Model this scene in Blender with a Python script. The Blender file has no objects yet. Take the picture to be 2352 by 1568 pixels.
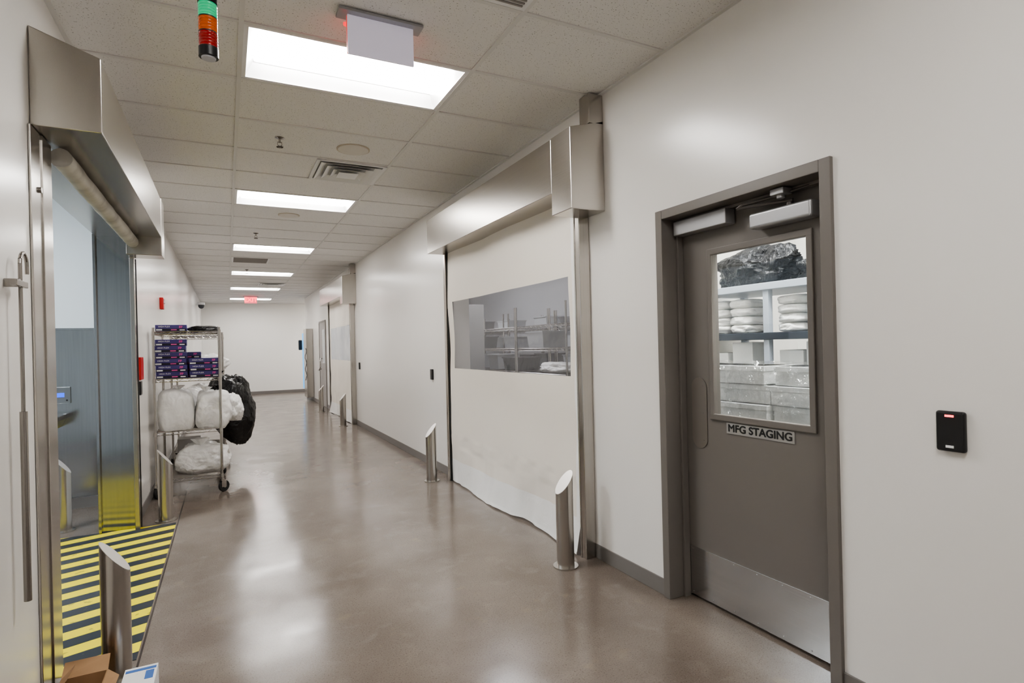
import bpy, math, random
from mathutils import Vector, Matrix, noise
random.seed(4)
S=bpy.context.scene
C=S.collection
R2=2.21; L=-0.70; H=3.06
ZOOM=None
try:
    S.view_settings.view_transform='AgX'; S.view_settings.look='AgX - Medium High Contrast'; S.view_settings.exposure=0.42
except Exception: pass

# ---------------------------------------------------------------- materials
def mat(name,base,rough=.5,metal=0.,spec=.5,bump=None,var=None,emis=None,brush=None,coat=0.,sss=0.):
    m=bpy.data.materials.new(name); m.use_nodes=True
    nt=m.node_tree; N=nt.nodes; K=nt.links
    b=N['Principled BSDF']
    b.inputs['Base Color'].default_value=(*base,1)
    b.inputs['Roughness'].default_value=rough
    b.inputs['Metallic'].default_value=metal
    b.inputs['Specular IOR Level'].default_value=spec
    if coat: b.inputs['Coat Weight'].default_value=coat; b.inputs['Coat Roughness'].default_value=.08
    if sss: b.inputs['Subsurface Weight'].default_value=sss; b.inputs['Subsurface Radius'].default_value=(.05,.05,.05)
    tc=N.new('ShaderNodeTexCoord')
    if var:
        sc,col2,lo,hi=var
        n=N.new('ShaderNodeTexNoise'); n.inputs['Scale'].default_value=sc; n.inputs['Detail'].default_value=6
        K.new(tc.outputs['Object'],n.inputs['Vector'])
        r=N.new('ShaderNodeMapRange'); r.inputs[1].default_value=lo; r.inputs[2].default_value=hi
        K.new(n.outputs['Fac'],r.inputs[0])
        x=N.new('ShaderNodeMix'); x.data_type='RGBA'
        x.inputs[6].default_value=(*base,1); x.inputs[7].default_value=(*col2,1)
        K.new(r.outputs[0],x.inputs[0]); K.new(x.outputs[2],b.inputs['Base Color'])
    if brush:
        mp=N.new('ShaderNodeMapping'); mp.inputs['Scale'].default_value=brush
        K.new(tc.outputs['Object'],mp.inputs[0])
        n=N.new('ShaderNodeTexNoise'); n.inputs['Scale'].default_value=1; n.inputs['Detail'].default_value=3
        K.new(mp.outputs[0],n.inputs['Vector'])
        x=N.new('ShaderNodeMix'); x.data_type='RGBA'
        x.inputs[6].default_value=(*[q*.86 for q in base],1); x.inputs[7].default_value=(*[min(q*1.12,1) for q in base],1)
        K.new(n.outputs['Fac'],x.inputs[0]); K.new(x.outputs[2],b.inputs['Base Color'])
    if bump:
        sc,st,di=bump[:3]
        n=N.new('ShaderNodeTexNoise'); n.inputs['Scale'].default_value=sc; n.inputs['Detail'].default_value=5
        if len(bump)>3: n.inputs['Distortion'].default_value=bump[3]; n.inputs['Detail'].default_value=3
        K.new(tc.outputs['Object'],n.inputs['Vector'])
        bp=N.new('ShaderNodeBump'); bp.inputs['Strength'].default_value=st; bp.inputs['Distance'].default_value=di
        K.new(n.outputs['Fac'],bp.inputs['Height']); K.new(bp.outputs[0],b.inputs['Normal'])
    if emis:
        b.inputs['Emission Color'].default_value=(*emis[0],1); b.inputs['Emission Strength'].default_value=emis[1]
    return m

def glassy(name,tint,fac,rough,surf=None,surf_w=0.,bump=None):
    """thin clear sheet: transparent + glossy (+ a hazy diffuse share)"""
    m=bpy.data.materials.new(name); m.use_nodes=True
    nt=m.node_tree; N=nt.nodes; K=nt.links; N.clear()
    o=N.new('ShaderNodeOutputMaterial'); t=N.new('ShaderNodeBsdfTransparent'); g=N.new('ShaderNodeBsdfGlossy')
    t.inputs[0].default_value=(*tint,1); g.inputs['Roughness'].default_value=rough
    mx=N.new('ShaderNodeMixShader'); mx.inputs[0].default_value=fac
    K.new(t.outputs[0],mx.inputs[1]); K.new(g.outputs[0],mx.inputs[2])
    out=mx
    if surf:
        d=N.new('ShaderNodeBsdfDiffuse'); d.inputs[0].default_value=(*surf,1)
        m2=N.new('ShaderNodeMixShader'); m2.inputs[0].default_value=surf_w
        K.new(mx.outputs[0],m2.inputs[1]); K.new(d.outputs[0],m2.inputs[2]); out=m2
    if bump:
        tc=N.new('ShaderNodeTexCoord'); n=N.new('ShaderNodeTexNoise'); n.inputs['Scale'].default_value=bump[0]
        K.new(tc.outputs['Object'],n.inputs['Vector'])
        bp=N.new('ShaderNodeBump'); bp.inputs['Strength'].default_value=bump[1]; bp.inputs['Distance'].default_value=bump[2]
        K.new(n.outputs['Fac'],bp.inputs['Height']); K.new(bp.outputs[0],g.inputs['Normal'])
    K.new(out.outputs[0],o.inputs[0])
    return m

WALL=mat('wall_paint',(.80,.78,.75),.24,spec=.5,bump=(60,.04,.002))
FARW=mat('far_wall_paint',(.86,.84,.80),.4,bump=(60,.05,.002))
BLUEW=mat('cool_wall_paint',(.70,.745,.78),.45)
BASE=mat('baseboard_rubber',(.19,.175,.165),.45)
STEEL=mat('brushed_stainless',(.54,.515,.48),.27,metal=1,brush=(400,2,400))
STEELV=mat('brushed_stainless_vertical',(.51,.485,.455),.24,metal=1,brush=(300,300,2))
LINER=mat('polished_liner_steel',(.40,.40,.405),.12,metal=1,brush=(70,300,1.2))
STEELD=mat('dark_stainless',(.40,.40,.405),.15,metal=1,brush=(60,60,2))
CHROME=mat('chrome_wire',(.46,.44,.42),.2,metal=1)
ALU=mat('painted_aluminium',(.40,.40,.41),.4,metal=.6)
DOORP=mat('taupe_door_paint',(.168,.152,.138),.36,bump=(90,.05,.001))
FABRIC=mat('curtain_vinyl_fabric',(.84,.79,.715),.5,bump=(3.0,.12,.03,.8))
HEM=mat('white_hem_vinyl',(.90,.89,.87),.35,bump=(6,.2,.03,.8))
BLACK=mat('black_plastic',(.012,.012,.013),.35)
RUBBER=mat('black_rubber',(.02,.02,.02),.6)
WHITE=mat('white_enamel',(.80,.80,.79),.4)
GRID=mat('ceiling_grid_white',(.70,.69,.665),.5)
LENS=mat('light_lens',(1,1,1),.5,emis=((1,.975,.94),26))
COVE=mat('light_cove',(.92,.92,.92),.6,emis=((1,.97,.98),.4))
REDL=mat('red_lit',(.7,.02,.02),.4,emis=((1,.05,.06),4))
REDD=mat('red_lit_dim',(.7,.02,.02),.4,emis=((1,.05,.06),1))
REDP=mat('red_paint',(.5,.02,.02),.4)
BAGW=mat('white_plastic_bag',(.92,.91,.89),.28,bump=(7,.35,.05,1.6),coat=.3,sss=.4)
BAGB=mat('black_plastic_bag',(.010,.010,.011),.25,bump=(5,.7,.07,1.6),coat=.1)
BAGM=mat('matte_black_plastic_bag',(.010,.011,.014),.38,spec=.35,bump=(9,.8,.05,1.8))
CARD=mat('cardboard',(.42,.26,.14),.8,var=(8,(.35,.21,.11),.3,.7))
CARTON=mat('white_carton',(.84,.84,.83),.6,var=(3,(.66,.68,.69),.4,.7))
GLOVE=mat('glove_box_navy',(.06,.045,.19),.4)
GLOVED=mat('glove_box_dark_band',(.015,.013,.03),.4)
PINK=mat('label_pink',(.75,.10,.35),.5)
LABELW=mat('label_white',(.85,.85,.85),.5)
BLUE=mat('label_blue',(.05,.15,.45),.5)
RACKB=mat('rack_blue_grey',(.40,.44,.50),.45)
RACKD=mat('rack_dark',(.02,.027,.04),.5)
GREYC=mat('grey_cabinet',(.22,.21,.21),.5)
TUB=mat('grey_tub',(.13,.13,.14),.35)
JUG=mat('blue_jug_plastic',(.55,.72,.80),.25)
GLASS=glassy('door_glass',(.96,.98,.98),.05,.02)
VINYL=glassy('clear_vinyl_window',(.82,.82,.84),.12,.06,surf=(.6,.6,.63),surf_w=.10,bump=(4,.3,.02))
VINYLF=mat('frosted_vinyl_window',(.50,.53,.58),.2,var=(3,(.62,.64,.68),.3,.7))
WRAP=glassy('stretch_wrap',(.97,.97,.97),.22,.10,surf=(.95,.95,.95),surf_w=.10,bump=(16,1.,.09))

def ceiling_mat():
    m=bpy.data.materials.new('acoustic_tile'); m.use_nodes=True
    N=m.node_tree.nodes; K=m.node_tree.links; b=N['Principled BSDF']; b.inputs['Roughness'].default_value=.85
    tc=N.new('ShaderNodeTexCoord')
    n=N.new('ShaderNodeTexNoise'); n.inputs['Scale'].default_value=130; n.inputs['Detail'].default_value=3
    K.new(tc.outputs['Object'],n.inputs['Vector'])
    r=N.new('ShaderNodeValToRGB'); r.color_ramp.elements[0].position=.30; r.color_ramp.elements[0].color=(.34,.33,.30,1)
    r.color_ramp.elements[1].position=.385; r.color_ramp.elements[1].color=(.79,.775,.75,1)
    K.new(n.outputs['Fac'],r.inputs[0]); K.new(r.outputs[0],b.inputs['Base Color'])
    return m
TILE=ceiling_mat()

def floor_mat():
    m=bpy.data.materials.new('polished_concrete'); m.use_nodes=True
    N=m.node_tree.nodes; K=m.node_tree.links; b=N['Principled BSDF']
    tc=N.new('ShaderNodeTexCoord')
    def nz(sc,det=6,dist=0):
        n=N.new('ShaderNodeTexNoise'); n.inputs['Scale'].default_value=sc; n.inputs['Detail'].default_value=det; n.inputs['Distortion'].default_value=dist
        K.new(tc.outputs['Object'],n.inputs['Vector']); return n
    def mix(a,bb,f,mode='MIX'):
        x=N.new('ShaderNodeMix'); x.data_type='RGBA'; x.blend_type=mode
        for i,v in ((0,f),(6,a),(7,bb)):
            if hasattr(v,'is_linked'): K.new(v,x.inputs[i])
            else: x.inputs[i].default_value=v
        return x.outputs[2]
    def rng(s,a,c,d=0.,e=1.):
        r=N.new('ShaderNodeMapRange'); K.new(s,r.inputs[0])
        for i,v in enumerate((a,c,d,e)): r.inputs[i+1].default_value=v
        return r.outputs[0]
    def M(op,a,bb=0.):
        n=N.new('ShaderNodeMath'); n.operation=op
        for i,v in enumerate((a,bb)):
            if isinstance(v,(int,float)): n.inputs[i].default_value=v
            else: K.new(v,n.inputs[i])
        return n.outputs[0]
    c=mix((.145,.118,.099,1),(.200,.167,.143,1),rng(nz(1.3).outputs['Fac'],.33,.67))
    c=mix(c,(.25,.213,.185,1),rng(nz(6,8,.5).outputs['Fac'],.55,.72,0,.3))
    c=mix(c,(.07,.056,.046,1),rng(nz(140,2).outputs['Fac'],.55,.75,0,.7))
    c=mix(c,(.36,.32,.28,1),rng(nz(190,2).outputs['Fac'],.62,.8,0,.7))
    c=mix(c,(.26,.20,.13,1),rng(nz(4.5,8).outputs['Fac'],.64,.74,0,.3))
    sx=N.new('ShaderNodeSeparateXYZ'); K.new(tc.outputs['Object'],sx.inputs[0])
    def line(sock,pos,w): return M('LESS_THAN',M('ABSOLUTE',M('SUBTRACT',sock,pos)),w)
    c=mix(c,(.05,.04,.035,1),line(sx.outputs['X'],-.40,.005))
    for yy in (8.5,14.5): c=mix(c,(.05,.04,.035,1),line(sx.outputs['Y'],yy,.006))
    K.new(c,b.inputs['Base Color'])
    K.new(rng(nz(3.0,6).outputs['Fac'],.3,.7,.12,.24),b.inputs['Roughness'])
    b.inputs['Specular IOR Level'].default_value=.42
    bp=N.new('ShaderNodeBump'); bp.inputs['Strength'].default_value=.05; bp.inputs['Distance'].default_value=.015
    K.new(nz(3.2,3).outputs['Fac'],bp.inputs['Height']); K.new(bp.outputs[0],b.inputs['Normal'])
    return m
FLOOR=floor_mat()

def hazard_mat():
    m=bpy.data.materials.new('hazard_stripes'); m.use_nodes=True
    N=m.node_tree.nodes; K=m.node_tree.links; b=N['Principled BSDF']; b.inputs['Roughness'].default_value=.35
    tc=N.new('ShaderNodeTexCoord'); sx=N.new('ShaderNodeSeparateXYZ'); K.new(tc.outputs['Object'],sx.inputs[0])
    def M(op,a,bb):
        n=N.new('ShaderNodeMath'); n.operation=op
        for i,v in enumerate((a,bb)):
            if isinstance(v,(int,float)): n.inputs[i].default_value=v
            else: K.new(v,n.inputs[i])
        return n.outputs[0]
    t=M('SUBTRACT',sx.outputs['Y'],M('MULTIPLY',sx.outputs['X'],.34))
    fr=M('FRACT',M('DIVIDE',t,.215),0)
    s=M('LESS_THAN',fr,.5)
    n=N.new('ShaderNodeTexNoise'); n.inputs['Scale'].default_value=14; n.inputs['Detail'].default_value=8
    K.new(tc.outputs['Object'],n.inputs['Vector'])
    w=M('GREATER_THAN',n.outputs['Fac'],.66)
    x=N.new('ShaderNodeMix'); x.data_type='RGBA'; x.inputs[6].default_value=(.022,.028,.035,1); x.inputs[7].default_value=(.80,.67,.012,1)
    K.new(s,x.inputs[0])
    y=N.new('ShaderNodeMix'); y.data_type='RGBA'; y.inputs[7].default_value=(.12,.11,.08,1)
    K.new(M('MULTIPLY',w,.5),y.inputs[0]); K.new(x.outputs[2],y.inputs[6]); K.new(y.outputs[2],b.inputs['Base Color'])
    return m
HAZ=hazard_mat()

# ---------------------------------------------------------------- mesh builder
class MB:
    def __init__(s): s.v=[];s.f=[];s.m=[]
    def _a(s,vs,fs,mi=0):
        o=len(s.v); s.v+= [tuple(p) for p in vs]; s.f+=[[i+o for i in f] for f in fs]; s.m+=[mi]*len(fs); return s
    def box(s,x0,x1,y0,y1,z0,z1,mi=0):
        vs=[(x,y,z) for z in (z0,z1) for y in (y0,y1) for x in (x0,x1)]
        return s._a(vs,[(0,2,3,1),(4,5,7,6),(0,1,5,4),(2,6,7,3),(0,4,6,2),(1,3,7,5)],mi)
    def prism(s,prof,y0,y1,mi=0):
        n=len(prof)
        vs=[(x,y0,z) for x,z in prof]+[(x,y1,z) for x,z in prof]
        fs=[list(range(n)),list(range(2*n-1,n-1,-1))]+[(i,i+n,(i+1)%n+n,(i+1)%n) for i in range(n)]
        return s._a(vs,fs,mi)
    def cyl(s,p,q,r,n=16,r2=None,mi=0):
        p=Vector(p);q=Vector(q);r2=r if r2 is None else r2
        d=(q-p).normalized(); a=d.orthogonal().normalized(); b=d.cross(a)
        vs=[p+(a*math.cos(t)+b*math.sin(t))*r for t in [2*math.pi*i/n for i in range(n)]]
        vs+=[q+(a*math.cos(t)+b*math.sin(t))*r2 for t in [2*math.pi*i/n for i in range(n)]]
        fs=[(i,(i+1)%n,(i+1)%n+n,i+n) for i in range(n)]+[list(range(n-1,-1,-1)),list(range(n,2*n))]
        return s._a(vs,fs,mi)
    def tube(s,pts,r,n=10,mi=0):
        for a,b in zip(pts[:-1],pts[1:]): s.cyl(a,b,r,n,mi=mi)
        return s
    def lathe(s,prof,c,n=24,mi=0,wob=None):
        vs=[];k=len(prof)
        for i in range(n):
            t=2*math.pi*i/n
            for j,(r,z) in enumerate(prof):
                rr=r*(1+(wob(t,j) if wob else 0)); vs.append((c[0]+rr*math.cos(t),c[1]+rr*math.sin(t),c[2]+z))
        fs=[(i*k+j,((i+1)%n)*k+j,((i+1)%n)*k+j+1,i*k+j+1) for i in range(n) for j in range(k-1)]
        fs.append([i*k for i in range(n)][::-1]); fs.append([i*k+k-1 for i in range(n)])
        return s._a(vs,fs,mi)
    def obj(s,name,mats,smooth=False,bevel=0,seg=2):
        me=bpy.data.meshes.new(name); me.from_pydata(s.v,[],s.f)
        for m in (mats if isinstance(mats,(list,tuple)) else [mats]): me.materials.append(m)
        for p,mi in zip(me.polygons,s.m): p.material_index=mi; p.use_smooth=smooth
        if smooth: me.set_sharp_from_angle(angle=math.radians(40))
        me.update()
        o=bpy.data.objects.new(name,me); C.objects.link(o)
        if bevel:
            b=o.modifiers.new('bevel','BEVEL'); b.width=bevel; b.segments=seg; b.limit_method='ANGLE'; b.angle_limit=math.radians(35)
        return o

def thing(name,label,category,loc,parts=(),group=None,structure=False):
    e=bpy.data.objects.new(name,None); e.location=loc; e.empty_display_size=.1; C.objects.link(e)
    e['label']=label; e['category']=category
    if group: e['group']=group
    if structure: e['kind']='structure'
    for p in parts: child(e,p)
    return e
def child(root,p,wloc=None):
    loc=Vector(wloc) if wloc is not None else root.location
    p.parent=root; p.matrix_parent_inverse=Matrix.Translation(-loc); return p
def single(o,label,category,group=None):
    o['label']=label; o['category']=category
    if group: o['group']=group
    return o
def struct(o,label=None):
    o['kind']='structure'
    if label: o['label']=label
    return o
def dup(root,delta,label=None,rotz=None):
    n=root.copy(); n.location=root.location+Vector(delta); C.objects.link(n)
    if rotz is not None: n.rotation_euler=(0,0,rotz)
    if label: n['label']=label
    def rec(a,b):
        for c in list(a.children):
            inv=c.matrix_parent_inverse.copy()
            d=c.copy(); d.parent=b; d.matrix_parent_inverse=inv; C.objects.link(d); rec(c,d)
    rec(root,n); return n
def text(name,s,size,org,facing,m,ext=.0008,bold=0.,sx=1.,thick=0.):
    cu=bpy.data.curves.new(name,'FONT'); cu.body=s; cu.size=size; cu.extrude=ext; cu.align_x='CENTER'; cu.align_y='CENTER'; cu.offset=bold
    o=bpy.data.objects.new(name,cu); C.objects.link(o)
    bpy.context.view_layer.update(); dg=bpy.context.evaluated_depsgraph_get()
    me=bpy.data.meshes.new_from_object(o.evaluated_get(dg)); bpy.data.objects.remove(o)
    if thick:
        import bmesh
        bm=bmesh.new()
        for dx,dy in ((0,0),(thick,0),(-thick,0),(0,thick),(0,-thick)):
            t=me.copy(); t.transform(Matrix.Translation((dx,dy,dx*.02+dy*.03))); bm.from_mesh(t)
        bm.to_mesh(me); bm.free()
    ax={'-X':((0,-1,0),(0,0,1),(-1,0,0)),'-Y':((1,0,0),(0,0,1),(0,-1,0)),'+Y':((-1,0,0),(0,0,1),(0,1,0))}[facing]
    M=Matrix(((ax[0][0],ax[1][0],ax[2][0],org[0]),(ax[0][1],ax[1][1],ax[2][1],org[1]),(ax[0][2],ax[1][2],ax[2][2],org[2]),(0,0,0,1)))
    me.transform(M@Matrix.Diagonal((sx,1,1,1))); me.materials.clear(); me.materials.append(m)
    o=bpy.data.objects.new(name,me); C.objects.link(o); return o
def lin(a,b,n): return [a+(b-a)*i/n for i in range(n+1)]

# ---------------------------------------------------------------- room shell
struct(MB().box(-4.2,6,-2.2,22,-.1,0).obj('floor',FLOOR),'polished brown-grey concrete floor')
w=MB()
for a,b,z0 in ((-2.2,1.46,0),(1.46,2.495,2.178),(2.495,3.24,0),(3.24,5.76,2.47),(5.76,18.6,0)): w.box(R2,2.39,a,b,z0,H+.2)
struct(w.obj('wall_right',WALL),'off-white painted corridor wall')
w=MB()
for a,b,z0 in ((-2.2,3.2,0),(3.2,5.65,2.43),(5.65,20.9,0)): w.box(-.935,L,a,b,z0,H+.2)
struct(w.obj('wall_left',WALL),'off-white painted corridor wall')
struct(MB().box(-1,6,20.9,21.05,0,H+.2).obj('wall_back',FARW),'white end wall of the corridor')
struct(MB().box(-.935,2.39,-2.3,-2.2,0,H+.2).obj('wall_front',WALL))
struct(MB().box(5.9,6,18.6,20.9,0,H+.2).obj('wall_side',WALL))
struct(MB().box(2.39,6,18.5,18.6,0,H+.2).obj('wall_corner',WALL))
# left wash room
struct(MB().box(-4.2,-.935,6.7,6.8,0,H+.2).obj('wall_wash_room',BLUEW),'pale blue-white wall above steel wainscot')
struct(MB().box(-4.2,-4.1,1.2,6.7,0,H+.2).obj('wall_wash_room_side',BLUEW))
struct(MB().box(-4.2,-.935,1.1,1.2,0,H+.2).obj('wall_wash_room_front',BLUEW))
struct(MB().box(-4.2,-.935,1.1,6.8,H,H+.05).obj('ceiling_wash_room',BLUEW))
struct(MB().box(-4.1,-.935,6.685,6.70,.10,1.70).box(-4.1,-.935,6.675,6.70,1.69,1.71).obj('trim_wainscot',STEELD),'dark stainless wainscot sheet')
struct(MB().box(-4.1,-.935,6.66,6.70,0,.10).obj('baseboard_wash_room',BASE))
# staging room
struct(MB().box(4.2,4.3,.5,3.1,0,H+.2).box(2.39,4.3,.4,.5,0,H+.2).box(2.39,4.3,3.1,3.2,0,H+.2).obj('wall_staging',FARW))
struct(MB().box(2.39,4.3,.4,3.2,H,H+.05).obj('ceiling_staging',FARW))
# storage room
struct(MB().box(5,5.1,3.2,12,0,H+.2).box(2.39,5.1,12,12.1,0,H+.2).obj('wall_storage',mat('storage_wall',(.42,.42,.44),.6)))
struct(MB().box(2.39,5.1,3.2,12.1,H,H+.05).obj('ceiling_storage',FARW))

# ceiling with tile cells
P=.635
XS=[L,.10,1.32,R2]
lights=[(0+i*5) for i in range(-1,6)]
c=MB(); g=MB()
rows=range(-8,29)
for k in rows:
    a=3.04+k*P; b=a+P
    if a>20.9: break
    b=min(b,20.9)
    for i in range(3):
        if i==1 and k in lights: continue
        x0,x1=XS[i],XS[i+1]
        c.box(x0,x1,a,b,H,H+.02)
    g.box(L,R2,a-.012,a+.012,H-.006,H+.004)
c.box(R2,6,18.6,20.9,H,H+.02)
struct(c.obj('ceiling',TILE),'suspended ceiling of speckled acoustic tiles')
for x in XS[1:3]: g.box(x-.012,x+.012,-2.2,20.9,H-.007,H+.004)
g.box(L,L+.022,-2.2,20.9,H-.008,H+.004); g.box(R2-.022,R2,-2.2,18.6,H-.008,H+.004); g.box(L,6,20.878,20.9,H-.008,H+.004)
struct(g.obj('trim_ceiling_grid',GRID),'white metal ceiling grid')
# baseboards
bb=MB()
for a,b in ((-2.2,1.454),(2.50,3.175),(5.84,11.02),(13.69,14.56),(15.66,18.6)): bb.box(R2-.008,R2,a,b,0,.095)
struct(bb.obj('baseboard_right',BASE,bevel=.003))
bb=MB()
for a,b in ((-2.2,2.95),(5.73,20.9)): bb.box(L,L+.008,a,b,0,.095)
struct(bb.obj('baseboard_left',BASE,bevel=.003))
struct(MB().box(L,6,20.892,20.9,0,.095).obj('baseboard_back',BASE,bevel=.003))

# ---------------------------------------------------------------- troffers
def frustum(m,x0,x1,y0,y1,z0,X0,X1,Y0_,Y1_,z1):
    vs=[(x0,y0,z0),(x1,y0,z0),(x1,y1,z0),(x0,y1,z0),(X0,Y0_,z1),(X1,Y0_,z1),(X1,Y1_,z1),(X0,Y1_,z1)]
    m._a(vs,[(0,4,5,1),(1,5,6,2),(2,6,7,3),(3,7,4,0)])
y=3.04
fr=MB()
x0,x1=.112,1.308; a,b=y+.012,y+P-.012
for q in ((x0,x1,a,a+.022),(x0,x1,b-.022,b),(x0,x0+.022,a,b),(x1-.022,x1,a,b)): fr.box(*q,H-.004,H+.01)
fr=fr.obj('frame',WHITE)
cv=MB(); frustum(cv,x0+.022,x1-.022,a+.022,b-.022,H+.002,x0+.06,x1-.06,a+.06,b-.06,H+.07)
cv.box(x0+.03,x1-.03,a+.03,b-.03,H+.07,H+.075)
cv=cv.obj('reflector',COVE)
ln=MB().box(x0+.06,x1-.06,a+.15,b-.15,H+.03,H+.065).obj('lens',LENS,bevel=.012)
tr=thing('ceiling_light','recessed rectangular fluorescent troffer, lit, white frame','ceiling light',(.71,y+P/2,H),[fr,cv,ln],'recessed corridor lights')
for k in lights:
    if k: dup(tr,(0,k*P,0))
def panel(x,y,sx,sy,st,col,z=H-.012):  # unseen glowing panels, added to light the adjoining rooms
    o=MB().box(x-sx/2,x+sx/2,y-sy/2,y+sy/2,z,H).obj('added_light_panel',mat('added_panel_glow',(1,1,1),.5,emis=(col,st)))
    return single(o,'unseen glowing panel added to light the adjoining room','ceiling light')
panel(-2.3,4.6,1.2,.6,36,(.90,.96,1)); panel(2.62,1.9,.3,1.4,55,(1,.99,.97)); panel(3.0,6.2,.6,1.2,16,(.97,.98,1)); panel(3.0,9.2,.6,1.2,16,(.97,.98,1))
o=panel(4.2,19.7,1.2,.6,24,(1,.98,.95)); 

# ---------------------------------------------------------------- ceiling fixtures
def diffuser(x,y):
    f=MB(); h=.297
    f.box(x-h,x+h,y-h,y-h+.03,H-.012,H-.001); f.box(x-h,x+h,y+h-.03,y+h,H-.012,H-.001); f.box(x-h,x-h+.03,y-h,y+h,H-.012,H-.001); f.box(x+h-.03,x+h,y-h,y+h,H-.012,H-.001)
    f=f.obj('frame',WHITE)
    l=MB()
    for i,r in enumerate((.26,.20,.14)):
        frustum(l,x-r,x+r,y-r,y+r,H-.022-.006*i,x-r+.05,x+r-.05,y-r+.05,y+r-.05,H-.003)
        frustum(l,x-r,x+r,y-r,y+r,H-.022-.006*i,x-r+.004,x+r-.004,y-r+.004,y+r-.004,H-.017-.006*i)
    l.box(x-.085,x+.085,y-.085,y+.085,H-.038,H-.034)
    l=l.obj('louver',WHITE)
    bk=MB().box(x-.27,x+.27,y-.27,y+.27,H-.003,H-.001).obj('throat',mat('vent_throat',(.5,.5,.49),.8))
    return thing('air_diffuser','square white four-way ceiling air diffuser','air vent',(x,y,H),[f,l,bk],'ceiling air vents')
d0=diffuser(1.015,5.26); dup(d0,(0,15*P,0))
def grille(x,y):
    f=MB().box(x-.297,x+.297,y-.30,y+.30,H-.008,H-.001).obj('frame',WHITE)
    l=MB()
    for i in range(24): l.box(x-.27,x+.27,y-.27+i*.023,y-.27+i*.023+.009,H-.014,H-.008)
    return thing('return_grille','square perforated grey ceiling return grille','air vent',(x,y,H),[f,l.obj('slats',mat('grille_grey',(.30,.28,.26),.6))],'ceiling return grilles')
g0=grille(1.015,2.088); dup(g0,(-.60,14*P+.0,0))
def speaker(x,y,r):
    a=MB().cyl((x,y,H-.006),(x,y,H-.0005),r,40).obj('rim',mat('speaker_rim',(.55,.49,.39),.6),smooth=True)
    b=MB().cyl((x,y,H-.009),(x,y,H-.005),r*.92,40).obj('mesh_cover',mat('speaker_cover',(.70,.67,.62),.7),smooth=True)
    return thing('ceiling_speaker','round beige flush ceiling speaker cover','speaker',(x,y,H),[a,b],'ceiling speakers')
speaker(.95,4.64,.13); speaker(.70,7.2,.12)
def sprinkler(x,y):
    a=MB().lathe([(.035,0),(.035,-.004),(.012,-.014)],(x,y,H-.0),24).obj('escutcheon',CHROME,smooth=True)
    b=MB().cyl((x,y,H-.012),(x,y,H-.035),.008,12).tube([(x-.014,y,H-.035),(x-.016,y,H-.055),(x,y,H-.068)],.0025,6).tube([(x+.014,y,H-.035),(x+.016,y,H-.055),(x,y,H-.068)],.0025,6).box(x-.016,x+.016,y-.003,y+.003,H-.038,H-.032).obj('sprinkler_frame',CHROME,smooth=True)
    c=MB()
    for i in range(12):
        t=i*math.pi/6; c.cyl((x,y,H-.07),(x+.024*math.cos(t),y+.024*math.sin(t),H-.071),.003,6)
    c.cyl((x,y,H-.066),(x,y,H-.073),.012,12)
    return thing('fire_sprinkler','chrome pendant fire sprinkler head','sprinkler',(x,y,H),[a,b,c.obj('deflector',mat('dark_bronze',(.12,.1,.08),.4,metal=.8))],'ceiling sprinklers')
s0=sprinkler(.395,4.6); dup(s0,(0,3.86,0)); dup(s0,(0,7.7,0))

# exit signs
def exit_sign(x,y,lit_front):
    pl=MB().box(x-.205,x+.205,y-.045,y+.045,H-.02,H-.006).obj('canopy',ALU,bevel=.002)
    parts=[pl]
    if lit_front:
        parts.append(MB().box(x-.165,x+.165,y-.012,y+.012,H-.21,H-.02).obj('panel',mat('exit_glow_panel',(.8,.25,.27),.4,emis=((1,.16,.2),.9)),bevel=.003))
        parts.append(text('lettering','EXIT',.17,(x,y-.014,H-.115),'-Y',REDL,thick=.004))
    else:
        parts.append(MB().box(x-.161,x+.161,y-.012,y+.0,H-.207,H-.02).obj('back_plate',mat('exit_white',(.84,.81,.92),.35,emis=((.88,.82,1),.16)),bevel=.002))
        parts.append(MB().box(x-.163,x+.163,y+.0,y+.012,H-.2,H-.02).obj('panel',mat('exit_red_edge',(.6,.1,.1),.4,emis=((1,.08,.06),.25)),bevel=.002))
        parts.append(text('lettering','EXIT',.17,(x,y+.014,H-.115),'+Y',REDD,thick=.004))
    return thing('exit_sign','red-lit ceiling-hung exit sign facing down the corridor' if lit_front else 'ceiling-hung exit sign seen from its white back with red glow','exit sign',(x,y,H),parts)
exit_sign(.708,2.745,False); exit_sign(.67,18.2,True)

# stack light
x,y=-.03,2.05
p=[MB().cyl((x,y,2.575),(x,y,H),.011,16).cyl((x,y,H-.015),(x,y,H),.04,24).obj('pole',BLACK,smooth=True),
   MB().cyl((x,y,2.566),(x,y,2.60),.029,32).obj('cap',BLACK,smooth=True)]
for nm,z0,z1,col,e in (('green_lamp',2.519,2.566,(.0,.42,.18),.45),('amber_lamp',2.472,2.519,(.62,.10,.0),.04),('red_lamp',2.424,2.472,(.35,.0,.0),.03)):
    m=MB()
    for i in range(5):
        h=(z1-z0)/5; zz=z0+i*h
        m.lathe([(.0265,0),(.028,h*.3),(.028,h*.7),(.0265,h)],(x,y,zz),32)
    p.append(m.obj(nm,mat(nm+'_plastic',col,.15,emis=(col,e),coat=.6),smooth=True))
    p.append(MB().cyl((x,y,z1-.003),(x,y,z1+.003),.0275,32).obj('module_ring',BLACK,smooth=True))
p.append(MB().cyl((x,y,2.395),(x,y,2.424),.029,32).obj('base',BLACK,smooth=True))
p.append(MB().cyl((x,y,2.390),(x,y,2.396),.021,32).obj('buzzer_cap',mat('cap_grey',(.5,.5,.52),.4),smooth=True))
thing('stack_light','green, amber and red signal tower lamp hanging down','signal light',(x,y,2.39),p)

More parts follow.
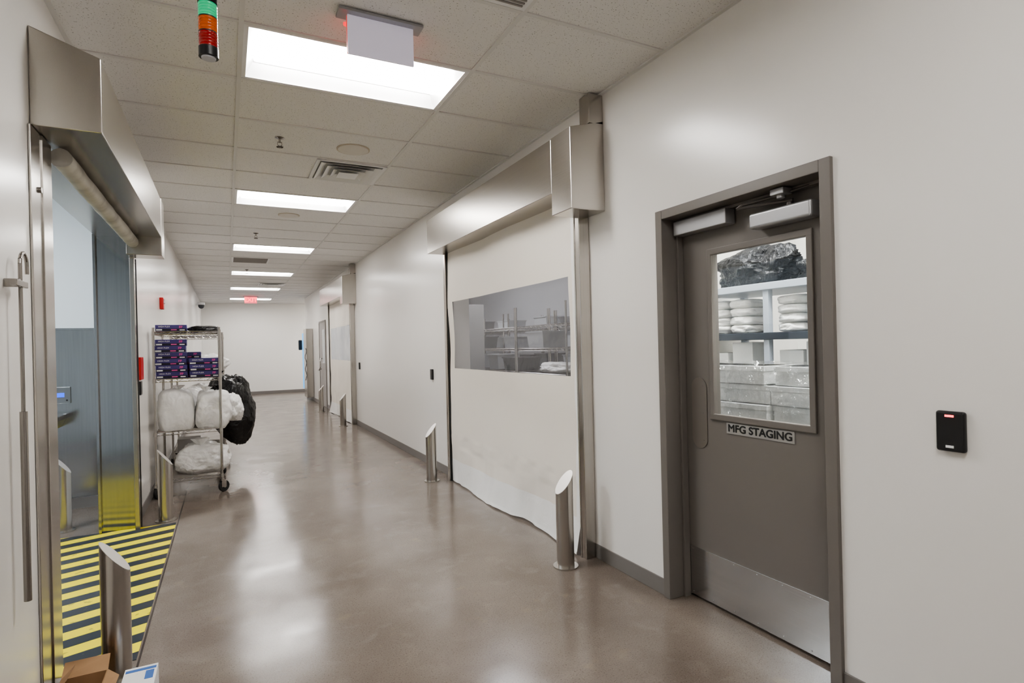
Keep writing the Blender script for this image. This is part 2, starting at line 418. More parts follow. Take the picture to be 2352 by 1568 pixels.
# ---------------------------------------------------------------- roll-up doors, right wall
CX=2.155
def cdx(y,z,s):
    v=.009*math.sin(y*5.1+s)+.012*noise.noise(Vector((y*1.7+s,z*.9,s)))
    v+=.014*noise.noise(Vector((y*3+s,z*2.2,5)))*(1.6 if z<.4 else .6)
    v+=.003*math.sin(z*9+2*noise.noise(Vector((y*1.2,z,s))))
    if z<.5: v-= .05*(1-z/.5)**2*(.6+.5*math.sin(y*4+s))-.010*noise.noise(Vector((y*9,z*3,s)))
    return v
def grid_sheet(ys,zs,off,s,skip=None,edge=False,base=CX):
    m=MB(); n=len(zs); vs=[]
    for j,yy in enumerate(ys):
        for z in zs:
            y2=yy
            if edge and (j==0 or j==len(ys)-1): y2+= .012*noise.noise(Vector((z*4,s,j)))
            z2=z+(.02*noise.noise(Vector((yy*3,s,2))) +.010 if z<.02 else 0)
            vs.append((base+cdx(yy,z,s)+off,y2,max(z2,.004)))
    fs=[]
    for j in range(len(ys)-1):
        for k in range(n-1):
            if skip and skip((ys[j]+ys[j+1])/2,(zs[k]+zs[k+1])/2): continue
            fs.append((j*n+k,j*n+k+1,(j+1)*n+k+1,(j+1)*n+k))
    return m._a(vs,fs)
def rollup(oy,s,win_mat,label):
    P_=[]
    y0,y1=3.255+oy,5.745+oy; wy0,wy1,wz0,wz1=3.36+oy,5.6+oy,1.22,1.92
    ys=lin(y0,wy0,3)+lin(wy0,wy1,90)[1:]+lin(wy1,y1,5)[1:]
    zs=lin(.25,wz0,44)+lin(wz0,wz1,24)[1:]+lin(wz1,2.5,24)[1:]
    P_.append(grid_sheet(ys,zs,0,s,skip=lambda a,b:wy0<a<wy1 and wz0<b<wz1,edge=True).obj('curtain',FABRIC,smooth=True))
    P_.append(grid_sheet(ys,lin(0,.25,16),0,s,edge=True).obj('hem',HEM,smooth=True))
    P_.append(grid_sheet(lin(wy0,wy1,90),lin(wz0,wz1,24),.001,s).obj('curtain_window',win_mat,smooth=True))
    P_.append(grid_sheet(lin(y0-.004,y0+.05,2),lin(.25,2.5,60),-.004,s,edge=True).obj('edge_band',HEM,smooth=True))
    for a,b in ((3.175,3.238),(5.762,5.83)):
        m=MB().box(2.125,R2-.001,a+oy,b+oy,0,2.45)
        m.box(2.12,2.14,(b-.012 if a<4 else a)+oy,(b if a<4 else a+.012)+oy,0,2.45)
        P_.append(m.obj('guide_rail',STEELV,bevel=.004))
    for a,b in ((3.238,3.252),(5.748,5.762)):
        P_.append(MB().box(2.14,2.2,a+oy,b+oy,0,2.45).obj('dark_gap_strip',RUBBER))  # black strip standing in for the shaded gap between rail and curtain
    P_.append(MB().prism([(R2-.001,2.45),(1.955,2.45),(1.955,2.81),(R2-.001,2.88)],3.232+oy,5.84+oy).obj('header_housing',STEEL,bevel=.004))
    P_.append(MB().prism([(R2-.001,2.30),(1.952,2.30),(1.952,2.813),(R2-.001,2.884)],2.99+oy,3.23+oy).obj('motor_cover',STEEL,bevel=.004))
    P_.append(MB().box(2.10,R2-.001,2.99+oy,3.10+oy,2.86,H-.01).obj('cable_duct',STEELV,bevel=.003))
    return thing('roll_up_door',label,'door',(R2,4.5+oy,0),P_)
rollup(0,1.3,VINYL,'closed cream fabric roll-up door with clear vinyl window and steel header')
rollup(7.85,4.1,VINYLF,'closed cream fabric roll-up door with pale window, further along the wall')

# left roll-up door (open)
P_=[]
P_.append(MB().prism([(L+.001,2.40),(-.455,2.40),(-.455,2.72),(L+.001,2.81)][::-1],2.95,5.42).obj('header_housing',STEEL,bevel=.004))
P_.append(MB().prism([(L+.001,2.25),(-.452,2.25),(-.452,2.723),(L+.001,2.814)][::-1],5.422,5.64).obj('motor_cover',STEEL,bevel=.004))
P_.append(MB().box(L+.001,-.690,2.92,3.20,0,2.395).box(-.692,-.684,3.06,3.20,0,2.395).obj('guide_rail',STEELV,bevel=.002))
P_.append(MB().box(L+.001,-.665,5.57,5.655,0,2.245).obj('guide_rail',STEELV,bevel=.004))
P_.append(MB().box(L+.002,-.66,5.656,5.672,0,2.245).obj('rail_seal',RUBBER))
P_.append(MB().box(-.935,L,5.635,5.649,0,2.43).box(-.95,-.93,5.6,5.649,0,2.43).obj('jamb_liner',LINER,bevel=.002))
P_.append(MB().box(-.935,L,3.201,3.206,0,2.43).obj('jamb_liner',LINER,bevel=.002))
P_.append(MB().box(-.935,L,3.212,5.635,2.42,2.429).obj('lintel_liner',STEEL))
m=MB(); ys=lin(3.22,5.56,40); prof=[]
n=20; vs=[]
for j,yy in enumerate(ys):
    for i in range(n):
        t=2*math.pi*i/n; r=.044+.004*noise.noise(Vector((yy*6,math.cos(t)*2,math.sin(t)*2)))
        vs.append((-.655+r*math.cos(t),yy,2.352+r*math.sin(t)))
fs=[(j*n+i,j*n+(i+1)%n,(j+1)*n+(i+1)%n,(j+1)*n+i) for j in range(len(ys)-1) for i in range(n)]+[list(range(n)),list(range(len(vs)-1,len(vs)-n-1,-1))]
P_.append(m._a(vs,fs).obj('rolled_curtain',mat('dusty_curtain_roll',(.62,.60,.55),.6,var=(6,(.38,.36,.33),.4,.7)),smooth=True))
P_.append(MB().cyl((-.69,3.02,2.15),(-.68,3.02,2.15),.012,12).obj('bolt',CHROME,smooth=True))
thing('roll_up_door','open fabric roll-up door, curtain rolled under a stainless header','door',(L,4.4,0),P_)

# ---------------------------------------------------------------- staging door
P_=[]
P_.append(MB().box(2.192,2.392,2.449,2.50,0,2.184).box(2.192,2.392,1.454,1.505,0,2.184).box(2.192,2.392,1.505,2.449,2.133,2.184)
   .box(2.295,2.337,2.434,2.449,0,2.133).box(2.295,2.337,1.505,1.520,0,2.133).box(2.295,2.337,1.52,2.434,2.118,2.133).obj('door_frame',DOORP,bevel=.003))
wy0,wy1,wz0,wz1=1.662,2.232,1.05,1.912
slab=MB().box(2.34,2.385,1.508,2.446,.015,wz0).box(2.34,2.385,1.508,2.446,wz1,2.128).box(2.34,2.385,1.508,wy0,wz0,wz1).box(2.34,2.385,wy1,2.446,wz0,wz1).obj('door_slab',DOORP)
P_.append(slab)
a0,a1,b0,b1=1.637,2.256,1.022,1.94
fr=MB()
for q in ((a0,a1,b0,wz0+.006),(a0,a1,wz1-.006,b1),(a0,wy0+.006,wz0,wz1),(wy1-.006,a1,wz0,wz1)): fr.box(2.328,2.341,*q)
P_.append(fr.obj('window_molding',DOORP,bevel=.004))
P_.append(MB().box(2.36,2.364,wy0-.005,wy1+.005,wz0-.005,wz1+.005).obj('window_pane',GLASS))
kp=MB().box(2.336,2.341,1.53,2.43,.018,.29)
for yy in lin(1.545,2.415,6):
    for zz in (.033,.275): kp.cyl((2.334,yy,zz),(2.337,yy,zz),.004,8)
P_.append(kp.obj('kick_plate',mat('kick_plate_steel',(.66,.65,.64),.22,metal=1,brush=(300,2,300)),bevel=.001))
m=MB(); n=32; vs=[]
for X in (2.335,2.341):
    for i in range(n):
        t=2*math.pi*i/n; cy=math.cos(t); sy=math.sin(t)
        vs.append((X,2.338+.055*cy,1.05+(.14 if sy>0 else -.14)+.055*sy))
m._a(vs,[list(range(n)),list(range(2*n-1,n-1,-1))]+[(i,(i+1)%n,(i+1)%n+n,i+n) for i in range(n)])
for zz in (.90,1.05,1.2): m.cyl((2.3335,2.31,zz),(2.336,2.31,zz),.003,8)
P_.append(m.obj('push_plate',mat('push_plate_metal',(.22,.195,.175),.28,metal=.4)))
P_.append(MB().box(2.336,2.340,1.752,2.150,.960,1.016).obj('sign_plate',mat('sign_silver',(.36,.35,.335),.4,metal=.3)))
P_.append(text('sign_lettering','MFG STAGING',.053,(2.3355,1.951,.988),'-X',mat('sign_black',(.012,.012,.012),.5),thick=.0016,sx=1.10))
P_.append(MB().box(2.262,2.34,1.59,1.918,1.978,2.052).obj('door_closer',ALU,bevel=.012,seg=4))
P_.append(MB().box(2.262,2.334,2.058,2.43,2.04,2.117).obj('magnetic_lock',ALU,bevel=.004))
P_.append(MB().tube([(2.30,1.72,2.052),(2.30,1.72,2.075)],.014,12).tube([(2.295,1.70,2.075),(2.235,1.96,2.085),(2.24,1.93,2.098),(2.27,1.76,2.105)],.008,8).tube([(2.27,1.76,2.105),(2.30,1.62,2.12)],.006,8).obj('closer_arm',mat('dark_arm',(.10,.09,.085),.4,metal=.5),smooth=True))
P_.append(MB().box(2.23,2.29,1.70,1.77,2.10,2.128).cyl((2.26,1.735,2.085),(2.26,1.735,2.11),.018,16).obj('closer_bracket',ALU,bevel=.003))
d1=thing('door_1','taupe steel door with vision window and staging sign','door',(R2,1.98,0),P_,structure=True)

# far swing door
P_=[]
P_.append(MB().box(2.192,R2,14.56,14.61,0,2.184).box(2.192,R2,15.61,15.66,0,2.184).box(2.192,R2,14.61,15.61,2.134,2.184).obj('door_frame',DOORP,bevel=.003))
P_.append(MB().box(2.2,R2-.001,14.61,15.61,.01,2.134).obj('door_slab',mat('grey_far_door',(.33,.31,.30),.4)))
P_.append(MB().box(2.196,2.2,14.72,15.1,1.1,1.95).obj('window_pane',mat('far_glass',(.5,.53,.55),.15)))
hp=[(2.20,15.35,.95),(2.13,15.33,.93),(2.10,15.25,.92),(2.10,15.05,.93),(2.12,14.98,1.0),(2.12,14.98,1.15),(2.14,15.05,1.22),(2.2,15.12,1.22)]
P_.append(MB().tube(hp,.014,10).obj('pull_handle',CHROME,smooth=True))
thing('door_2','grey door with large chrome pull handle','door',(R2,15.1,0),P_,structure=True)
# tall steel cabinet with blue side at corridor end
P_=[MB().box(2.02,R2-.009,16.9,17.5,.10,2.05).obj('cabinet_body',STEELV,bevel=.006),
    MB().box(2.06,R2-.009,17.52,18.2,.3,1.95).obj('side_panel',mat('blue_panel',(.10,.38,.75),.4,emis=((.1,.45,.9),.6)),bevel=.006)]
cp=[(2.0,16.88,1.5)]
for i in range(1,14): cp.append((2.0+.02*math.sin(i*1.3),16.88,1.5-.07*i))
P_.append(MB().tube(cp,.009,8).obj('coiled_cord',BLACK,smooth=True))
P_.append(MB().box(1.96,2.06,18.2,18.3,1.45,1.75).obj('black_head',BLACK,bevel=.02))
thing('wall_dispenser','tall steel wall unit with blue panel and hanging coiled cord','dispenser',(2.1,17.5,0),P_)

# ---------------------------------------------------------------- bollards
CAPM=mat('bright_cap',(.80,.77,.74),.35,metal=.6)
def bollard_parts(x,y,sgn):
    r=.057;n=40; vs=[];top=[]
    for i in range(n):
        t=2*math.pi*i/n; vs.append((x+r*math.cos(t),y+r*math.sin(t),.006))
    for i in range(n):
        t=2*math.pi*i/n; vs.append((x+r*math.cos(t),y+r*math.sin(t),.55+sgn*.07*math.cos(t)))
    a=MB()._a(vs,[(i,(i+1)%n,(i+1)%n+n,i+n) for i in range(n)]+[list(range(n-1,-1,-1))]).obj('post',STEELV,smooth=True)
    cap=MB()._a([(p[0],p[1],p[2]-.004) for p in vs[n:]]+[p for p in vs[n:]],[list(range(n-1,-1,-1)),list(range(n,2*n))]+[(i,(i+1)%n,(i+1)%n+n,i+n) for i in range(n)])
    cap=cap.obj('slanted_cap',CAPM)
    f=MB().cyl((x,y,0),(x,y,.01),.082,40).obj('base_flange',STEEL,smooth=True)
    return [a,cap,f]
LB='stainless steel bollard with slanted top, floor flange'
br=thing('bollard',LB+', beside the fabric door','bollard',(1.945,3.15,0),bollard_parts(1.945,3.15,1),'slanted stainless bollards')
for yy,xx in ((5.87,1.955),(10.97,1.94),(13.8,1.955)): dup(br,(xx-1.945,yy-3.15,0))
bl=thing('bollard',LB+', beside the hazard stripes','bollard',(-.465,3.07,0),bollard_parts(-.465,3.07,-1),'slanted stainless bollards')
dup(bl,(-.03,5.745-3.07,0)); dup(bl,(-1.23+.465,5.86-3.07,0),LB+', inside the wash room')

# hazard marking
single(MB().box(-1.45,-.412,3.215,5.63,.0,.003).obj('hazard_floor_marking',HAZ),'yellow and black diagonal hazard stripes on the floor','floor marking')

# ---------------------------------------------------------------- wall devices
def reader(x,y,z,w,h,face,full=True):
    s=-1 if face=='-X' else 1
    parts=[MB().box(min(x,x+s*.022),max(x,x+s*.022),y-w/2,y+w/2,z-h/2,z+h/2).obj('housing',BLACK,bevel=.009 if full else .004,seg=4)]
    if full:
        parts.append(MB().box(x+s*.0235-.001,x+s*.0235+.001,y-.013,y+.013,z+h*.36,z+h*.36+.007).obj('status_light',REDL))
        parts.append(MB().box(x+s*.0235-.001,x+s*.0235+.001,y-.012,y+.012,z-h*.40,z-h*.34).obj('maker_label',LABELW))
    return parts
thing('card_reader','black wall card reader with red status light','card reader',(R2,1.05,1.12),reader(R2,1.05,1.12,.088,.138,'-X'))
for yy,z in ((6.51,1.12),(10.66,1.13)):
    thing('door_sensor','small black wall switch beside the fabric door','switch',(R2,yy,z),reader(R2,yy,z,.07,.125,'-X',False),'small black wall switches')
thing('door_sensor','small black wall switch beside the steel door post','switch',(L,5.99,1.145),reader(L,5.99,1.145,.10,.12,'+X',False))
single(MB().box(L,L+.03,5.90,6.08,1.22,1.42).obj('wall_sign',REDP,bevel=.003),'small red sign plate on the wall','sign')
P_=[MB().box(L,L+.04,7.93,8.05,1.98,2.12).obj('housing',REDP,bevel=.006),MB().box(L+.04,L+.055,7.96,8.02,2.05,2.10).obj('strobe',LABELW,bevel=.004)]
thing('fire_alarm','red fire alarm strobe on the wall','fire alarm',(L,8,2.05),P_)
x,y,z=-.58,17.5,2.72
P_=[MB().box(L,x,y-.03,y+.03,z-.0,z+.06).obj('bracket',WHITE,bevel=.004),MB().cyl((x,y,z+.02),(x,y,z+.08),.09,32).obj('collar',WHITE,smooth=True),
    MB().lathe([(.005,-.085),(.03,-.08),(.055,-.062),(.073,-.03),(.078,.02)],(x,y,z),32).obj('dome',mat('smoked_dome',(.06,.06,.07),.08),smooth=True)]
thing('security_camera','white dome security camera on a wall bracket','camera',(x,y,z),P_)
# wash room control panel
P_=[MB().box(-1.475,-1.325,6.665,6.685,1.0,1.155).obj('plate',mat('panel_grey',(.20,.21,.22),.35,metal=.5),bevel=.003),MB().box(-1.425,-1.37,6.661,6.666,1.06,1.10).obj('display',mat('blue_display',(.02,.05,.3),.2,emis=((.03,.12,1),1.2)))]
for xx in (-1.45,-1.35): P_.append(MB().cyl((xx,6.66,1.03),(xx,6.667,1.03),.008,12).obj('button',BLACK,smooth=True))
thing('control_panel','small steel control panel with blue digital display','control panel',(-1.4,6.685,1.08),P_)
# sink in the wash room
P_=[MB().prism([(-2.2,.78),(-1.40,.78),(-1.36,.86),(-1.36,.90),(-1.39,.90),(-1.40,.88),(-2.16,.88),(-2.17,.9),(-2.2,.9)][::-1],6.2,6.68).obj('basin',LINER,bevel=.006),
    MB().cyl((-1.8,6.4,0),(-1.8,6.4,.785),.05,20).cyl((-1.8,6.4,0),(-1.8,6.4,.02),.12,24).obj('pedestal',STEELV,smooth=True),
    MB().tube([(-1.8,6.62,.9),(-1.8,6.62,1.12),(-1.8,6.58,1.17),(-1.8,6.48,1.17),(-1.8,6.46,1.13)],.012,10).obj('faucet',CHROME,smooth=True)]
thing('sink','stainless steel hand wash sink against the steel wainscot','sink',(-1.83,6.4,0),P_)

# wall rod with hook
ROD=mat('rod_steel',(.34,.32,.30),.25,metal=1)
yr=2.65
pts=[(-.665,yr,1.78)]
for i in range(9):
    t=math.pi*i/8; pts.append((-.665,yr+.04-.04*math.cos(t),1.79+.045*math.sin(t)))
pts.append((-.665,yr+.08,1.76))
P_=[MB().cyl((-.665,yr,.56),(-.665,yr,1.25),.012,16).obj('tube',ROD,smooth=True),MB().tube(pts,.0065,10).cyl((-.665,yr,1.25),(-.665,yr,1.78),.0065,12).obj('hook',ROD,smooth=True),
    MB().box(L,-.655,yr-.05,yr-.035,1.70,1.73).box(-.672,-.652,yr-.09,yr+.04,1.703,1.725).obj('wall_clip',ROD,bevel=.002)]
thing('hook_rod','long thin steel pull rod with hooked end clipped to wall','rod',(-.665,yr,.56),P_)

# ---------------------------------------------------------------- wire cart
def wire_shelf(x0,x1,y0,y1,z):
    m=MB(); r=.0038
    for zz in (z,z-.028):
        m.cyl((x0,y0,zz),(x1,y0,zz),r,6).cyl((x0,y1,zz),(x1,y1,zz),r,6).cyl((x0,y0,zz),(x0,y1,zz),r,6).cyl((x1,y0,zz),(x1,y1,zz),r,6)
    def zig(p,q,n):
        p=Vector(p);q=Vector(q); pts=[]
        for i in range(n+1):
            v=p.lerp(q,i/n); v.z-= .028*(i%2); pts.append(v)
        m.tube(pts,.0026,5)
    zig((x0,y0,z),(x1,y0,z),14); zig((x0,y1,z),(x1,y1,z),14); zig((x0,y0,z),(x0,y1,z),20); zig((x1,y0,z),(x1,y1,z),20)
    n=int((y1-y0)/.024)
    for i in range(1,n): 
        yy=y0+(y1-y0)*i/n; m.cyl((x0,yy,z+.002),(x1,yy,z+.002),.0018,5)
    for i in (1,2,3): xx=x0+(x1-x0)*i/4; m.cyl((xx,y0,z-.004),(xx,y1,z-.004),.003,6)
    return m.obj('wire_shelf',CHROME)
def wire_rack(x0,x1,y0,y1,zs,top,casters,label,group=None,name='wire_shelf_cart',cat='cart'):
    e=thing(name,label,cat,((x0+x1)/2,(y0+y1)/2,0),[],group)
    for xx in (x0,x1):
        for yy in (y0,y1):
            zb=.135 if casters else 0
            m=MB().cyl((xx,yy,zb),(xx,yy,top),.0125,14).cyl((xx,yy,top),(xx,yy,top+.008),.014,14)
            for z in zs: m.cyl((xx,yy,z-.035),(xx,yy,z+.005),.018,14,r2=.016)
            child(e,m.obj('post',CHROME,smooth=True))
            if casters:
                k=MB().cyl((xx,yy,.115),(xx,yy,.14),.022,14).box(xx-.02,xx-.015,yy-.02,yy+.035,.05,.12).box(xx+.015,xx+.02,yy-.02,yy+.035,.05,.12).box(xx-.02,xx+.02,yy-.02,yy+.03,.112,.118).obj('caster',CHROME,bevel=.001)
                child(e,k)
                wl=MB().cyl((xx-.013,yy+.018,.058),(xx+.013,yy+.018,.058),.058,28).obj('wheel',RUBBER,smooth=True,bevel=.004)
                hb=MB().cyl((xx-.019,yy+.018,.058),(xx+.019,yy+.018,.058),.018,14).obj('hub',CHROME,smooth=True)
                ck=random.choice((-.9,-.5,.6,.9))
                T=Matrix.Translation((xx,yy,0))@Matrix.Rotation(ck,4,'Z')@Matrix.Translation((-xx,-yy,0))
                for q in (k,wl,hb): q.data.transform(T)
                for q in (wl,hb): q.parent=k; q.matrix_parent_inverse=Matrix.Identity(4)
    for z in zs: child(e,wire_shelf(x0,x1,y0,y1,z))
    return e
ZS=[.185,.66,1.19,1.665]
cart=wire_rack(-.645,-.065,6.62,7.52,ZS,1.70,True,'chrome wire shelving cart loaded with glove boxes and plastic bags','chrome wire carts')
cart2=dup(cart,(.02,1.72,0),'second chrome wire shelving cart holding wrapped plastic')

# glove boxes
def glove_box(x,y,z):
    w,d,h=.275,.13,.0645
    b=MB().box(x-w/2,x+w/2,y,y+d,z,z+h).obj('carton',GLOVE,bevel=.001)
    l=MB().box(x-w/2+.003,x+w/2-.003,y-.0008,y,z+.003,z+.026).obj('dark_band',GLOVED)
    l1=MB().box(x-w/2+.008,x-w/2+.06,y-.0014,y,z+.008,z+.022).obj('side_label',LABELW)
    l2=MB().box(x+.0,x+.05,y-.0014,y,z+.010,z+.020).obj('side_label',PINK)
    l3=MB().box(x+.075,x+.12,y-.0014,y,z+.008,z+.018).obj('side_label',LABELW)
    t=text('brand_lettering','HIGH FLEX',.021,(x-.06,y-.0015,z+.046),'-Y',LABELW)
    t2=text('mark','FP',.032,(x+.085,y-.0015,z+.041),'-Y',PINK,thick=.001)
    return thing('glove_box','dark purple disposable glove box, stacked on the cart','box',(x,y,z),[b,l,l1,l2,l3,t,t2],'stacked glove boxes on the cart')
gb=glove_box(-.495,6.66,1.196)
for i in range(1,6): dup(gb,(random.uniform(-.012,.012),random.uniform(-.01,.02),.0655*i))
for i in range(3): dup(gb,(.288+random.uniform(-.008,.008),random.uniform(-.01,.02),.0655*i))
for i in range(4): dup(gb,(.12+random.uniform(-.01,.01),.17+random.uniform(-.01,.01),.0655*i))
dup(gb,(.0,.02,.476),'dark purple glove box lying on the top shelf')

# bags
def blob(name,c,h,mat_,seed,amp=.12,e=2.6,tilt=0,sub=5,fl=True,fine=.03,taper=0):
    import bmesh
    bm=bmesh.new(); bmesh.ops.create_icosphere(bm,subdivisions=sub,radius=1)
    for v in bm.verts:
        d=v.co.normalized()
        k=(abs(d.x)**e+abs(d.y)**e+abs(d.z)**e)**(-1/e)
        n1=noise.noise(d*1.7+Vector((seed,0,0))); n2=abs(noise.noise(d*5+Vector((0,seed,0))))
        n3=abs(noise.noise(d*11+Vector((0,0,seed))))
        k*=1+amp*n1-amp*.7*n2-fine*n3
        p=Vector((d.x*k*h[0],d.y*k*h[1],d.z*k*h[2]))
        if taper: s=1+taper*p.z/h[2]; p.x*=s; p.y*=s
        if tilt: p=Matrix.Rotation(tilt,3,'Y')@p
        if fl and p.z<-h[2]*.86: p.z=-h[2]*.86
        v.co=p+Vector(c)
    me=bpy.data.meshes.new(name); bm.to_mesh(me); bm.free(); me.materials.append(mat_)
    for p in me.polygons: p.use_smooth=True
    o=bpy.data.objects.new(name,me); C.objects.link(o); return o
def knot(c,r,h,mat_,seed):
    w=lambda t,j:(.25*math.sin(5*t+seed)+.15*math.sin(9*t+j))*(1 if j>1 else .3)
    return MB().lathe([(r*.9,-.05),(r*.3,h*.15),(r*.22,h*.3),(r*.7,h*.7),(r*1.1,h)],c,40,wob=w).obj('bag_neck',mat_,smooth=True)
def bag(c,h,mt,seed,label,kn=None,group=None,name='plastic_bag',**kw):
    z0=c[2]-h[2]*.86
    p=[blob('bag_body',c,h,mt,seed,**kw)]
    if kn: p.append(knot(kn[:3],kn[3],kn[4],mt,seed))
    return thing(name,label,'bag',(c[0],c[1],z0),p,group)
zb=.665
bag((-.475,6.84,zb+.215*.86),(.165,.20,.235),BAGW,1,'full white translucent plastic bag on the cart shelf',(-.45,6.80,zb+.39,.05,.06),e=4,amp=.10)
bag((-.135,6.84,zb+.20*.86),(.168,.22,.22),BAGW,2,'full white plastic bag bulging over the cart edge',(-.20,6.78,zb+.36,.045,.06),e=3.4,amp=.14)
bag((-.36,7.27,zb+.2*.86),(.23,.17,.22),BAGW,3,'full white plastic bag at the back of the cart shelf',amp=.14)
bag((.05,7.12,zb+.15),(.10,.13,.16),BAGW,7,'small crumpled white plastic bag on the cart edge',amp=.35,fine=.15)
bag((-.24,6.84,.19+.165*.86),(.25,.20,.165),BAGW,4,'low white plastic bag with tied knot on bottom shelf',(-.26,6.80,.43,.065,.12),e=2.8,amp=.18,fine=.06)
single(MB().box(-.50,-.28,7.2,7.42,.19,.5).obj('carton',mat('grey_carton',(.5,.48,.47),.6),bevel=.003),'plain grey-white carton on the bottom shelf','box')
bag((-.21,6.9,1.67+.03),(.15,.2,.034),BAGB,5,'flat folded black plastic bag on the top shelf',amp=.15,e=3)
bag((.05,7.86,.73),(.275,.24,.46),BAGB,6,'large black refuse bag hanging off the cart end',(-.11,7.72,1.10,.06,.12),name='refuse_bag',amp=.14,e=2.0,tilt=-.25,fl=False,fine=.07,taper=.28)
bag((-.25,8.75,1.195+.12*.86),(.27,.34,.135),BAGW,8,'crumpled clear plastic wrap heap on the second cart',amp=.28,fine=.1)
bag((-.25,8.75,.665+.18*.86),(.27,.34,.21),BAGW,9,'full white plastic bag on the second cart',amp=.2)

# ---------------------------------------------------------------- foreground boxes
x,y=-.555,2.845
P_=[MB().box(x-.08,x+.08,y-.08,y+.08,0,.005).box(x-.08,x+.08,y-.08,y-.076,0,.12).box(x-.08,x+.08,y+.076,y+.08,0,.12).box(x-.08,x-.076,y-.08,y+.08,0,.12).box(x+.076,x+.08,y-.08,y+.08,0,.12).obj('carton_body',CARD)]
def flap(vs): P_.append(MB()._a(vs,[(0,1,2,3)]).obj('flap',CARD))
flap([(x-.08,y+.08,.12),(x+.08,y+.08,.12),(x+.08,y+.14,.16),(x-.08,y+.15,.155)]); flap([(x+.08,y-.08,.12),(x+.08,y+.08,.12),(x+.12,y+.07,.09),(x+.12,y-.08,.10)])
flap([(x-.08,y-.08,.12),(x-.08,y+.08,.12),(x-.03,y+.08,.17),(x-.03,y-.07,.18)])
thing('cardboard_box','small opened brown cardboard box with raised flaps','box',(x,y,0),P_)
x,y=-.35,2.80
P_=[MB().box(x-.06,x+.06,y-.1,y+.09,0,.115).obj('carton_body',LABELW,bevel=.002)]
P_.append(MB().box(x-.055,x+.055,y+.05,y+.07,.115,.116).obj('printed_band',BLUE)); P_.append(MB().box(x+.02,x+.05,y-.03,y+.04,.115,.116).obj('printed_band',BLUE))
thing('carton','small white carton with blue printed bands','box',(x,y,0),P_)

# ---------------------------------------------------------------- staging room contents
P_=[]
for yy in (2.98,2.43,1.75):
    for xx in (3.02,3.45): P_.append(MB().box(xx-.02,xx+.02,yy-.02,yy+.02,0,1.80).obj('upright',RACKB,bevel=.002))
for z,mt in ((1.80,RACKB),(1.49,RACKD),(1.10,RACKD),(.6,RACKD)):
    P_.append(MB().box(2.99,3.48,1.72,3.01,z-.045,z).obj('rack_shelf',mt,bevel=.003))
thing('storage_rack','blue-grey steel storage rack behind the door window','rack',(3.2,2.3,0),P_)
bag((3.2,2.62,1.80+.13*.86),(.17,.35,.155),BAGM,21,'black plastic bag heap on top of storage rack',amp=.3,fine=.1,e=2.2,name='refuse_bag')
bag((3.2,2.05,1.80+.08*.86),(.15,.26,.09),BAGM,22,'low black plastic bag on top of storage rack',amp=.3,fine=.1,name='refuse_bag')
i=0
for yy in (2.87,2.67,2.30):
    for kz in range(4):
        i+=1
        bag((3.13,yy,1.49+.028+kz*.056),(.1,.098,.033),BAGW,30+i,'folded white plastic-wrapped cloth bundle on the rack',group='wrapped bundles on the rack',name='wrapped_bundle',amp=.12,e=3.5,sub=4)
def jug(x,y,z):
    b=MB().lathe([(.045,0),(.052,.01),(.052,.12),(.045,.155),(.02,.185),(.018,.2)],(x,y,z),28).obj('jug_body',JUG,smooth=True)
    c_=MB().cyl((x,y,z+.2),(x,y,z+.22),.021,20).obj('cap',LABELW,smooth=True)
    l=MB().tube([(x-.03,y,z+.165),(x-.055,y,z+.15),(x-.055,y,z+.10)],.009,8).obj('handle',JUG,smooth=True)
    s=MB().lathe([(.0527,.03),(.0527,.10)],(x,y,z),28).obj('paper_label',LABELW,smooth=True)
    return thing('jug','pale blue plastic jug with white label','jug',(x,y,z),[b,c_,l,s],'blue jugs on the rack')
j=jug(3.07,2.13,1.49); dup(j,(.0,-.115,0)); dup(j,(0,-.23,0))
for yy,zz in ((2.84,.26),(2.64,.33),(2.28,.28),(2.10,.33),(1.90,.27)): single(MB().box(3.03,3.2,yy-.08,yy+.08,1.10,1.10+zz).obj('carton',CARTON,bevel=.002),'white carton standing on the rack shelf','box','white cartons on the rack')
for col,(ya,yb) in enumerate(((2.16,2.80),(1.62,2.13))):
    for k in range(12):
        z=.0+k*.1085
        dx=random.uniform(-.02,.02)+(.025 if col else 0); dy=random.uniform(-.014,.014)
        o=MB().box(2.66+dx,2.90+dx,ya+dy,yb+dy,z+.001,z+.106).box(2.655+dx,2.905+dx,ya+dy-.004,yb+dy+.004,z+.075,z+.106).obj('flat_carton',CARTON,bevel=.004)
        single(o,'flat white carton stacked under stretch wrap','box','wrapped carton stack')
ys=lin(1.56,2.86,90); zs=lin(.0,1.33,90); vs=[]
for yy in ys:
    for z in zs: vs.append((2.608+.026*noise.noise(Vector((yy*9,z*5+yy*6,1)))+.030*abs(noise.noise(Vector((yy*20,z*14+yy*9,3)))),yy,z))
n=91
single(MB()._a(vs,[(a*n+b,a*n+b+1,(a+1)*n+b+1,(a+1)*n+b) for a in range(90) for b in range(90)]).obj('stretch_wrap',WRAP,smooth=True),'crinkled clear stretch wrap around the cartons','plastic wrap')

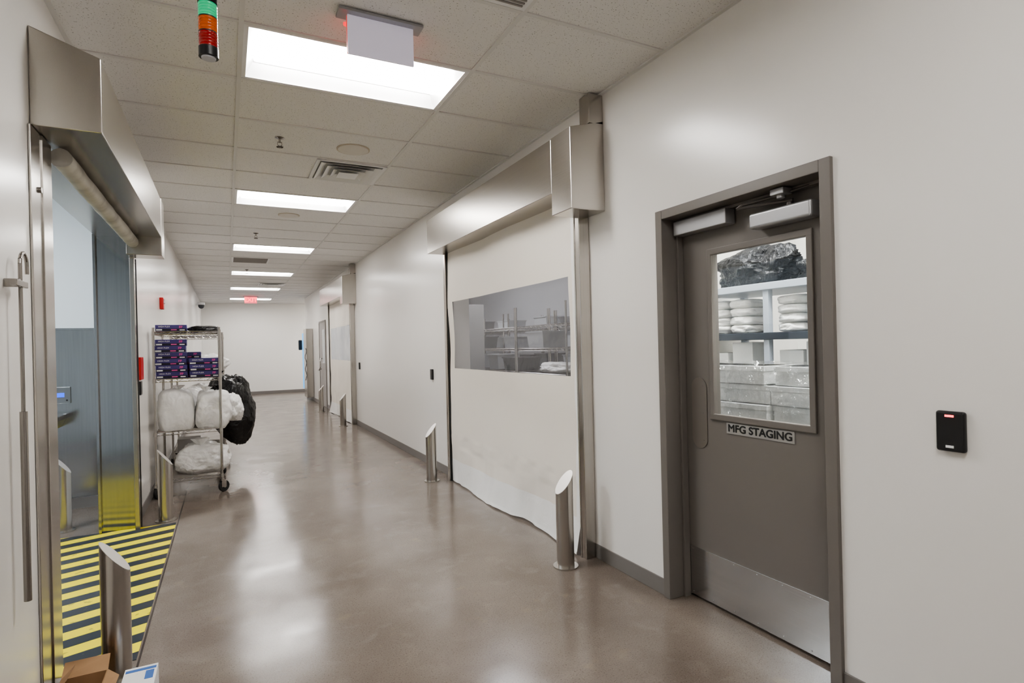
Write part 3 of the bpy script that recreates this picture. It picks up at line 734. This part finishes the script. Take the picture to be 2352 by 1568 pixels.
# ---------------------------------------------------------------- storage room contents
rk=wire_rack(3.35,3.85,5.3,6.5,[.25,.75,1.10,1.40,1.68],1.92,False,'tall chrome wire rack in the storage room','storage room wire racks','wire_rack','rack')
dup(rk,(.02,1.27,0)); dup(rk,(-.03,2.54,0)); dup(rk,(.85,.4,.0)); dup(rk,(.85,1.65,0)); dup(rk,(.85,2.9,0)); dup(rk,(.85,4.15,0)); dup(rk,(-.1,3.8,0))
single(MB().box(2.75,3.1,6.95,7.8,.0,2.0).obj('metal_cabinet',GREYC,bevel=.006),'dark grey metal cabinet in the storage room','cabinet')
bag((3.58,5.85,1.105+.06),(.2,.3,.07),BAGW,40,'white plastic bag lying on the wire rack',amp=.25)
def tub(x,y,z,w,h,mt=TUB):
    m=MB(); frustum(m,x-.18,x+.18,y-w/2,y+w/2,z+h,x-.16,x+.16,y-w/2+.02,y+w/2-.02,z)
    m.box(x-.16,x+.16,y-w/2+.02,y+w/2-.02,z,z+.005).box(x-.19,x+.19,y-w/2-.01,y+w/2+.01,z+h-.015,z+h)
    return single(m.obj('storage_tub',mt),'grey plastic lidded tub on the wire rack','storage tub','grey tubs on the wire racks')
TUBL=mat('pale_grey_tub',(.42,.43,.45),.4)
for z in (.26,.76,1.11,1.41):
    for yy in (5.6,6.15,6.85,7.4,8.15,8.65,9.4,9.9):
        if (z==1.11 and yy<6.5): continue
        if random.random()<.8: tub(3.6,yy,z,random.uniform(.32,.46),random.uniform(.14,.22),random.choice((TUB,TUB,TUBL)))
for z in (.76,1.11,1.41,1.69):
    for yy in (6.1,6.7,7.5,8.0,8.8,9.3,10.1):
        if random.random()<.75: tub(4.45,yy,z,random.uniform(.32,.46),random.uniform(.14,.22),random.choice((TUB,TUBL)))

# ---------------------------------------------------------------- world, camera
wd=bpy.data.worlds.new('world'); S.world=wd; wd.use_nodes=True
wd.node_tree.nodes['Background'].inputs[0].default_value=(.8,.8,.8,1); wd.node_tree.nodes['Background'].inputs[1].default_value=.3
th=math.atan(656.5/1300); st,ct=math.sin(th),math.cos(th); k=.024
X=Vector((ct,-st,-k)).normalized(); Z=Vector((-st,-ct,0)); Yv=Z.cross(X)
cd=bpy.data.cameras.new('camera'); cam=bpy.data.objects.new('camera',cd); C.objects.link(cam)
cam.matrix_world=Matrix(((X.x,Yv.x,Z.x,0),(X.y,Yv.y,Z.y,0),(X.z,Yv.z,Z.z,1.45),(0,0,0,1)))
cd.sensor_width=36; cd.sensor_fit='HORIZONTAL'; cd.lens=36*1300/2352; cd.shift_y=8/2352; cd.clip_start=.05
if ZOOM:
    zf,uc,vc=ZOOM; cd.lens*=zf; cd.shift_x=(uc-1176)/2352*zf; cd.shift_y=(8+784-vc)/2352*zf
S.camera=cam
